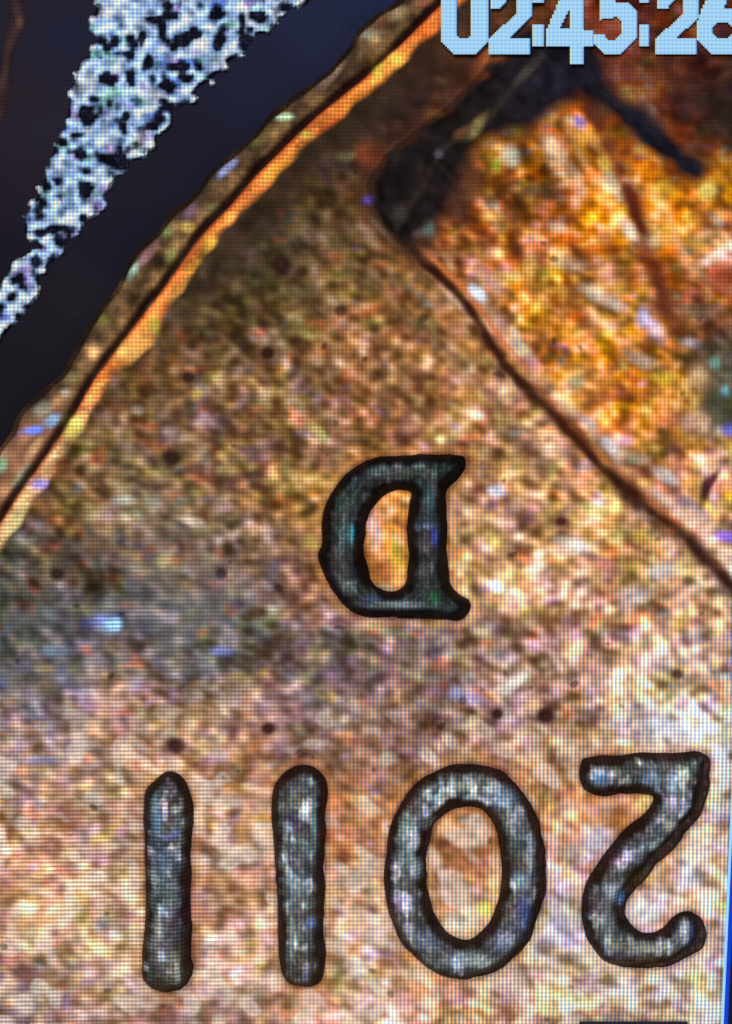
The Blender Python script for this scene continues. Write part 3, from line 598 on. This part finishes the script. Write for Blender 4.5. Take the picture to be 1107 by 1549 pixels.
# ---- characters, each its own raised piece
names = ['digit two at the right end of the date, pale bar on top', 'digit zero, open grey ring', 'digit one next to the zero, darker', 'digit one at the left end of the date', 'letter D with serifs, dark outline']
for (nm, _, _, sh, wl), (o_, h_, x0, y0, x1, y1), lb in zip(GLYPHS, GSDF, names):
    st = 1.5
    xs, ys = np.meshgrid(np.arange(x0, x1, st), np.arange(y0, y1, st))
    def sdf(xx, yy):
        s_ = polysdf(xx, yy, o_)
        if h_ is not None: s_ = np.minimum(s_, -polysdf(xx, yy, h_))
        return s_
    jx = 1.1*samp(n_edge, xs, ys)
    sd = sdf(xs, ys) + jx
    s2 = np.minimum(sd, sdf(xs+sh[0], ys+sh[1]) + jx)
    nf, nm_, nc = samp(n_fine, xs, ys), samp(n_mid, xs, ys), samp(n_chip, xs, ys)
    nr, nb, ng, nv = samp(n_r, xs, ys), samp(n_b, xs, ys), samp(n_g, xs, ys), samp(n_vein, xs, ys)
    zz = -8 + 13*sstep(-6, 4, sd) + 23*sstep(-4, wl, s2) + 5*sstep(wl-2, wl+12, s2) + 0.9*nf + 0.9*nm_
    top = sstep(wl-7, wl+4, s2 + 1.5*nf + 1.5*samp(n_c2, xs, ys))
    wallc = lin((46, 31, 27));  # shade of the steep side walls painted as a dark colour
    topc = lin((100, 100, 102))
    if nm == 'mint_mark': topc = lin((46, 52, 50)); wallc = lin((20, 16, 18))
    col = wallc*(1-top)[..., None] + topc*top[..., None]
    vst = samp(N_VST, xs, ys)
    spark = sstep(0.0, 1.5, 0.45*nc + 0.35*nv + 0.4*samp(n_c1, xs, ys) + 0.8*vst)*top*(0.55 if nm == 'mint_mark' else 0.85)  # highlight streaks painted into the face colour
    col = col*(1-spark)[..., None] + lin((205, 212, 220) if nm != 'mint_mark' else (124, 138, 142))*spark[..., None]
    dk = sstep(0.6, 1.6, -nv+0.4*nm_)*top*0.6
    col = col*(1-dk)[..., None] + lin((52, 44, 44))*dk[..., None]
    col *= np.exp(0.16*nf + 0.2*nm_)[..., None]
    col[..., 2] *= np.exp(0.10*nb); col[..., 0] *= np.exp(0.10*nr); col[..., 1] *= np.exp(0.06*ng)
    # local stains and painted glints
    FL = {'digit two': [(905, 1172, 10, 10, (110, 160, 215), .8), (978, 1172, 12, 9, (150, 170, 205), .8), (1012, 1180, 8, 16, (170, 190, 220), .9), (1013, 1215, 8, 16, (170, 160, 185), .8), (1010, 1245, 9, 8, (205, 205, 185), .9),
                        (985, 1275, 9, 7, (170, 190, 185), .8), (955, 1290, 16, 12, (125, 115, 135), .7), (945, 1320, 28, 12, (52, 44, 22), .95), (925, 1345, 10, 14, (190, 205, 220), .9), (936, 1352, 6, 10, (80, 130, 190), .8), (915, 1385, 10, 20, (130, 135, 145), .8),
                        (975, 1428, 34, 7, (165, 165, 145), .8), (960, 1450, 60, 12, (70, 52, 30), .85), (1031, 1404, 6, 14, (205, 215, 220), .95), (1041, 1408, 5, 12, (60, 90, 150), .8), (925, 1425, 12, 7, (150, 145, 130), .7), (1052, 1425, 14, 18, (58, 42, 44), .8)],
          'digit zero': [(700, 1185, 14, 7, (160, 165, 155), .7), (760, 1203, 16, 12, (165, 185, 215), .85), (782, 1245, 10, 18, (130, 140, 160), .7), (628, 1312, 8, 12, (185, 200, 210), .85), (784, 1326, 9, 13, (150, 180, 190), .85), (610, 1290, 8, 26, (120, 135, 140), .6),
                         (650, 1240, 9, 8, (130, 165, 160), .8), (638, 1420, 18, 12, (120, 128, 148), .7), (710, 1447, 34, 9, (155, 170, 165), .8), (790, 1375, 8, 26, (85, 100, 160), .8), (760, 1420, 12, 14, (140, 155, 180), .7), (605, 1400, 8, 22, (110, 105, 90), .6), (700, 1462, 40, 5, (70, 60, 40), .6)],
          'digit one n': [(475, 1245, 4, 40, (140, 175, 180), .8), (450, 1240, 14, 14, (72, 50, 76), .8), (442, 1420, 4, 42, (165, 175, 165), .85), (472, 1390, 7, 8, (110, 140, 190), .9), (452, 1330, 14, 22, (110, 130, 150), .7), (462, 1185, 12, 12, (58, 66, 62), .7), (458, 1462, 22, 26, (66, 54, 32), .8), (455, 1350, 4, 60, (128, 130, 128), .6)],
          'digit one a': [(240, 1235, 6, 28, (110, 145, 175), .85), (258, 1262, 10, 5, (120, 115, 180), .8), (268, 1255, 6, 6, (130, 160, 210), .8), (268, 1220, 6, 5, (150, 170, 160), .7), (250, 1300, 16, 22, (100, 125, 155), .7), (262, 1350, 10, 30, (112, 125, 135), .7), (243, 1405, 5, 26, (165, 170, 160), .85), (275, 1430, 14, 26, (54, 46, 38), .85), (265, 1440, 7, 8, (120, 125, 110), .7), (255, 1478, 30, 16, (66, 58, 42), .85)],
          'letter D': [(571, 714, 12, 7, (105, 130, 140), .8), (600, 716, 30, 6, (92, 96, 84), .6), (531, 805, 4, 12, (70, 170, 190), .95), (522, 800, 9, 30, (72, 92, 98), .7), (648, 760, 6, 24, (70, 100, 108), .8), (646, 796, 10, 5, (110, 120, 165), .8), (656, 812, 5, 10, (80, 95, 190), .9),
                       (640, 820, 10, 10, (90, 84, 90), .7), (600, 914, 46, 5, (130, 142, 150), .9), (560, 905, 14, 6, (80, 96, 130), .7), (656, 905, 6, 10, (60, 120, 84), .8), (640, 870, 8, 24, (80, 84, 86), .6), (515, 860, 10, 26, (80, 82, 84), .6)]}
    for key, fl in FL.items():
        if lb.startswith(key):
            for fx, fy, fw, fh, fc, fa in fl:
                q = ((xs-fx)/fw)**2 + ((ys-fy)/fh)**2 + 0.25*nm_
                mm = np.clip(fa*np.exp(-np.clip(q, 0, 9)**1.3*0.8)*sstep(2, wl-3, sd), 0, 1)[..., None]
                col = col*(1-mm) + lin(fc)*mm*np.exp(0.15*nc)[..., None]
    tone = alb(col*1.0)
    br = np.clip(col.mean(2)/0.10, 0, 1)**0.5
    strg = np.ones(xs.shape+(3,)); strg[..., 0] = samp(STR[..., 0], xs*0+0, ys*0)*0 + (0.35+0.8*br)*(0.8 if xs.mean() < 400 else 1.15); strg[..., 1] = (0.35+0.8*br)*(1.15 if xs.mean() < 400 else 0.7)
    sq = 0.25*(sd[1:, 1:]+sd[:-1, 1:]+sd[1:, :-1]+sd[:-1, :-1])
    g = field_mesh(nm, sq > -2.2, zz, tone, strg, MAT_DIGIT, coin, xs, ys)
    tag(g, lb)

# ------------------------------------------------------------------ the dark surface behind the coin, blue screen glow painted into its colour
fs = 12.0
fx_, fy_ = np.meshgrid(np.arange(-700, 1500, fs), np.arange(-700, 2300, fs))
tcol = np.zeros(fx_.shape+(3,)); SC = [(0, 0, 40, 36, 50), (20, 150, 42, 36, 46), (90, 60, 36, 36, 56), (60, 200, 42, 38, 53), (60, 270, 38, 32, 44), (10, 400, 30, 27, 38), (30, 600, 30, 27, 36), (100, 500, 30, 28, 38),
      (200, 380, 31, 29, 44), (235, 250, 33, 32, 45), (300, 250, 33, 32, 50), (400, 120, 35, 36, 58), (480, 40, 38, 42, 70), (600, -60, 36, 44, 76), (120, 470, 37, 35, 43), (-60, 300, 36, 30, 42)]
ws = np.zeros(fx_.shape)
for a, b, r_, g_, b_ in SC:
    w = 1.0/(((fx_-a)**2+(fy_-b)**2)/1e4 + 0.2)**2
    tcol += w[..., None]*lin((r_, g_, b_)); ws += w
tcol /= ws[..., None]
zf = np.full(fx_.shape, FLOOR)
k = 1 - FLOOR/CAM_D
idx = np.arange(fx_.size).reshape(fx_.shape)
qf = np.stack([idx[1:, :-1], idx[1:, 1:], idx[:-1, 1:], idx[:-1, :-1]], -1).reshape(-1, 4)
co = np.stack([(fx_.ravel()-CX)*k*S, (CY-fy_.ravel())*k*S, zf.ravel()*S], 1)
sf = make_mesh('ground_surface', co, qf, alb(tcol.reshape(-1, 3)*np.array([0.70, 0.70, 0.66])), np.full((fx_.size, 3), 0.35), (fx_.ravel(), fy_.ravel()), MAT_SURF)
tag(sf, 'near-black blue surface under the coin', kind='structure')

# ------------------------------------------------------------------ pale glitter strip made of foil flakes
strip = thing('glitter_strip', 'tapering strip of pale blue-white sparkling foil grains on the dark surface at upper left', 'foil strip', W(200, 220, FLOOR))
stripM = strip.location.copy()
SPOLY = [(160, -60), (150, 0), (135, 45), (150, 62), (125, 95), (108, 135), (100, 190), (82, 225), (70, 260), (62, 290), (38, 330), (36, 352), (60, 372), (42, 388), (18, 400), (4, 430), (-14, 470), (-14, 525), (6, 505),
         (22, 485), (38, 475), (57, 440), (60, 415), (72, 402), (92, 385), (108, 352), (124, 350), (128, 330), (155, 318), (158, 298), (170, 262), (190, 264), (196, 245), (212, 240), (232, 218), (240, 195), (262, 185), (258, 165), (290, 156),
         (296, 132), (318, 122), (345, 92), (372, 76), (385, 52), (408, 46), (430, 18), (456, 2), (520, -60)]
SP = np.array(SPOLY, float)
holes = [(308, 52, 20, 8), (140, 150, 17, 5), (128, 170, 6, 12), (165, 165, 5, 12), (225, 95, 7, 10), (258, 130, 18, 6), (165, 240, 12, 9), (88, 300, 12, 7), (60, 352, 22, 5), (52, 385, 8, 18), (230, 30, 16, 5),
         (185, 82, 18, 5), (215, 60, 5, 10), (366, 30, 5, 20), (330, 70, 8, 10), (150, 60, 12, 8), (245, 45, 6, 14), (190, 175, 6, 8), (85, 345, 16, 4), (200, 130, 5, 14), (120, 205, 12, 4), (238, 152, 14, 5), (372, 60, 10, 6)]
gs_ = 1.5
xs, ys = np.meshgrid(np.arange(-60, 500, gs_), np.arange(-60, 540, gs_))
q6 = lambda a: (np.floor(a/PITCH)+0.5)*PITCH
xq, yq = 0.5*q6(xs)+0.5*xs, 0.5*q6(ys)+0.5*ys                 # grains follow the square dots of the display
f1, f2, f3 = bnoise(61, 10.0, -D45, 1.3), bnoise(62, 5.0), gnoise(63, 20, 20)
g1 = samp(f1, xq, yq) + 0.55*samp(f2, xq, yq) + 0.25*samp(f3, xs, ys)
for hx, hy, hw, hh in holes: g1 -= 2.4*np.exp(-(((xs-hx)/hw)**2+((ys-hy)/hh)**2)**1.5)
sdp = polysdf(xs, ys, SPOLY) + 3.0*samp(f2, xq, yq)
g1 += 0.85
lit = sstep(-0.7, 0.25, g1)*sstep(-2, 3, sdp)
c = lin((20, 20, 34))*(1-lit)[..., None] + lin((152, 184, 228))*lit[..., None]
bright = (sstep(0.7, 2.2, g1)*0.7)[..., None]; c = c*(1-bright) + lin((214, 230, 246))*bright
hb = samp(snap(gnoise(64, 9, 7)), xs, ys); hg = samp(snap(gnoise(65, 8, 6)), xs, ys); hv = samp(snap(gnoise(66, 8, 7)), xs, ys)
for hn, hc, ha in ((hb, (70, 112, 214), .8), (hg, (110, 180, 140), .6), (hv, (150, 112, 186), .7), (-hb, (204, 200, 196), .5)):
    w_ = (sstep(0.9, 1.9, hn)*ha*lit)[..., None]; c = c*(1-w_) + lin(hc)*w_
crk = (np.exp(-(samp(bnoise(67, 6.5, 0.8, 1.4), xq, yq)/0.17)**2)*0.72*sstep(1.8, 0.2, g1))[..., None]
c = c*(1-crk) + lin((44, 46, 74))*crk
c = c*np.exp(0.26*samp(f2, xs, ys) + 0.20*samp(n_chip, xs, ys) + 0.06*samp(n_px, xs, ys))[..., None]
zz = FLOOR + 1 + 9*lit + 2.5*g1*lit
mk = 0.25*(sdp[1:, 1:]+sdp[:-1, 1:]+sdp[1:, :-1]+sdp[:-1, :-1]) > -1.5
foil = field_mesh('foil_grains', mk, zz, alb(c), np.full(xs.shape+(3,), .9), MAT_FLAKE, None, xs, ys)
foil.parent = strip; foil.matrix_parent_inverse = mathutils.Matrix.Translation(-stripM)
foil['kind'] = 'stuff'
# the dull film the flakes sit on
o = catmull(SPOLY, True, 1)
vs = [(W(x, y, FLOOR)[0]-stripM[0], W(x, y, FLOOR)[1]-stripM[1], 0.8*S) for x, y in o]
mean = np.tile(alb(lin((12, 11, 22))), (len(vs), 1))
b = make_mesh('backing_film', np.array(vs), [list(range(len(vs)))[::-1]], mean, np.full((len(vs), 3), .5), (o[:, 0], o[:, 1]), MAT_FLAKE, strip)
tag(b, 'dark film showing between the grains')

# ------------------------------------------------------------------ brown fragment at the upper left corner
st = 3.0
xs, ys = np.meshgrid(np.arange(-60, 80, st), np.arange(-60, 200, st))
frag_line = catmull([(20, -60), (24, 0), (24, 40), (12, 80), (4, 130), (-10, 190)])
d, _, _ = polydist(xs, ys, frag_line)
wd = 11 + 2*np.sin(ys/19.0)
h = sstep(1.7, 0.0, d/wd)
c = lin((36, 31, 43))*.7*(1-h)[..., None] + lin((56, 40, 40))*h[..., None]*np.exp(0.3*samp(n_mid, xs, ys))[..., None]
m = sstep(0.6, 0.0, np.hypot((xs-30)/9, (ys-34)/14)*.6)[..., None]; c = c*(1-m)+lin((92, 66, 50))*m
zz = FLOOR - 3 + 9*h
mask = 0.25*(d[1:, 1:]+d[:-1, 1:]+d[1:, :-1]+d[:-1, :-1]) < 22
fr = field_mesh('copper_sliver', mask, zz, alb(c), np.full(xs.shape+(3,), .5), MAT_SURF, None, xs, ys)
tag(fr, 'dim reddish-brown sliver lying on the dark surface in the top left corner', 'metal sliver')

# ------------------------------------------------------------------ on-screen clock, built from the display's square dots
CELL = 3.0
stamp = thing('clock_readout', 'pale blue blocky clock digits 02:45:26 cut by the top edge', 'time display', W(880, 20, 40))
def stroke_mask(shapes, cuts=()):
    xs_, ys_ = np.meshgrid(np.arange(640, 1180, CELL)+CELL/2, np.arange(-80, 110, CELL)+CELL/2)
    m = np.zeros(xs_.shape, bool)
    for s_ in shapes: m |= inside(xs_, ys_, s_)
    for s_ in cuts: m &= ~inside(xs_, ys_, s_)
    return xs_, ys_, m
def dx(sh, d): return [(x+d, y) for x, y in sh]
two_s = [(741, -18), (741, 13), (757, 13), (770, -4), (780, -4), (780, 22), (738, 59), (738, 82), (802, 82), (802, 58), (770, 58), (804, 26), (804, -18), (792, -34), (752, -34)]
CH = [('digit', [[(666, -18), (682, -36), (722, -36), (738, -18), (738, 64), (718, 82), (686, 82), (666, 62)]], [[(690, -8), (698, -16), (706, -16), (713, -8), (713, 54), (706, 59), (697, 59), (690, 52)]]),
      ('digit', [two_s], []),
      ('colon', [[(806, 38), (824, 38), (824, 69), (806, 69)], [(806, -24), (824, -24), (824, 4), (806, 4)]], []),
      ('digit', [[(826, 46), (862, -36), (884, -36), (884, 46), (897, 46), (897, 69), (884, 69), (884, 97), (861, 97), (861, 69), (826, 69)]], [[(862, 12), (862, 44), (846, 44)]]),
      ('digit', [[(908, -36), (960, -36), (960, -14), (932, -14), (930, 4), (952, 4), (965, 18), (965, 56), (940, 82), (916, 82), (899, 68), (899, 52), (914, 52), (920, 60), (930, 60), (941, 50), (941, 34), (932, 26), (906, 30)]], []),
      ('colon', [[(966, 38), (983, 38), (983, 69), (966, 69)], [(966, -24), (983, -24), (983, 5), (966, 5)]], []),
      ('digit', [dx(two_s, 253)], []),
      ('digit', [[(1053, 40), (1060, 18), (1082, -36), (1108, -36), (1096, 14), (1120, 14), (1134, 30), (1134, 60), (1116, 82), (1078, 82), (1055, 62)]], [[(1078, 42), (1086, 35), (1100, 35), (1108, 42), (1108, 52), (1100, 59), (1086, 59), (1078, 52)]])]
zt = 15.0
for nm, shapes, cuts in CH:
    xs_, ys_, m = stroke_mask(shapes, cuts)
    vid = {}; vs = []; pxx = []; pyy = []; f = []
    ny, nx = m.shape
    def V(i, j, up):
        key = (i, j, up)
        if key not in vid:
            x = 640 + j*CELL; y = -80 + i*CELL
            wx, wy, wz = W(x, y, zt + (1 if up else 0))
            vid[key] = len(vs); vs.append((wx-stamp.location[0], wy-stamp.location[1], wz-stamp.location[2])); pxx.append(x); pyy.append(y)
        return vid[key]
    for i in range(ny):
        for j in range(nx):
            if not m[i, j]: continue
            f.append([V(i, j, 1), V(i+1, j, 1), V(i+1, j+1, 1), V(i, j+1, 1)])
            f.append([V(i, j, 0), V(i, j+1, 0), V(i+1, j+1, 0), V(i+1, j, 0)])
            if i == 0 or not m[i-1, j]: f.append([V(i, j, 0), V(i, j, 1), V(i, j+1, 1), V(i, j+1, 0)])
            if i == ny-1 or not m[i+1, j]: f.append([V(i+1, j, 0), V(i+1, j+1, 0), V(i+1, j+1, 1), V(i+1, j, 1)])
            if j == 0 or not m[i, j-1]: f.append([V(i, j, 0), V(i+1, j, 0), V(i+1, j, 1), V(i, j, 1)])
            if j == nx-1 or not m[i, j+1]: f.append([V(i, j+1, 0), V(i, j+1, 1), V(i+1, j+1, 1), V(i+1, j+1, 0)])
    pxx = np.array(pxx); pyy = np.array(pyy)
    t = np.tile(lin((158, 206, 240)), (len(vs), 1))
    # sub-pixel colour at stroke edges: yellowish on the left flank, deeper blue on the right
    jj = ((pxx-640)/CELL).round().astype(int); ii = ((pyy+80)/CELL).round().astype(int)
    mp = np.pad(m, 1)
    lt = np.array([mp[min(max(a+1, 0), ny), b] | mp[max(a, 0), b] for a, b in zip(ii, jj)])     # filled to the left?
    rt = np.array([mp[min(max(a+1, 0), ny), min(b+1, nx+1)] | mp[max(a, 0), min(b+1, nx+1)] for a, b in zip(ii, jj)])
    t[~lt] = lin((206, 208, 160)); t[~rt] = lin((84, 140, 226))
    t *= 0.57
    o = make_mesh(nm, np.array(vs), f, np.clip(t, 0, 1), np.full((len(vs), 3), .40), (pxx, pyy), MAT_TEXT, stamp, smooth=False)

# ------------------------------------------------------------------ display frame at the right, small dark bar at the bottom
def box(name, x0, y0, x1, y1, z0, z1, col, mat, parent=None, lean=0.0, org=(0, 0, 0)):
    P = []; px_ = []; py_ = []
    for z in (z0, z1):
        for x, y in ((x0, y0), (x1, y0), (x1, y1), (x0, y1)):
            xx = x + lean*(1285.0-y)
            wx, wy, wz = W(xx, y, z); P.append((wx-org[0], wy-org[1], wz-org[2])); px_.append(xx); py_.append(y)
    F = [[0, 1, 2, 3], [7, 6, 5, 4], [0, 4, 5, 1], [1, 5, 6, 2], [2, 6, 7, 3], [3, 7, 4, 0]]
    t = np.tile(np.array(col, float), (8, 1))
    return make_mesh(name, np.array(P), F, t, np.full((8, 3), .15), (np.array(px_), np.array(py_)), mat, parent, smooth=False)
fr = thing('screen_frame', 'black screen frame with thin blue-lit inner edge in the lower right corner', 'screen frame', W(1150, 1400, 0))
box('bezel', 1113, -300, 1500, 1900, -70, 46, alb(lin((22, 22, 34))), MAT_FRAME, fr, 0.0455, fr.location)
e = box('glowing_edge', 1106.5, -300, 1113, 1900, -66, 44, lin((16, 44, 150)), MAT_TEXT, fr, 0.0455, fr.location)
tag(e, 'thin glowing blue line along the frame')
e = box('glowing_edge', 1102.5, -300, 1106.5, 1900, -66, 43, lin((140, 205, 240))*.6, MAT_TEXT, fr, 0.0455, fr.location)
tag(e, 'thin pale cyan line beside the blue one')
b = box('caption_bar', 876, 1545, 1040, 1620, 34, 38, alb(lin((34, 32, 42))), MAT_FRAME, None, 0, (0, 0, 0))
tag(b, 'thin dark bar at the bottom edge below the rightmost digit', 'bar')
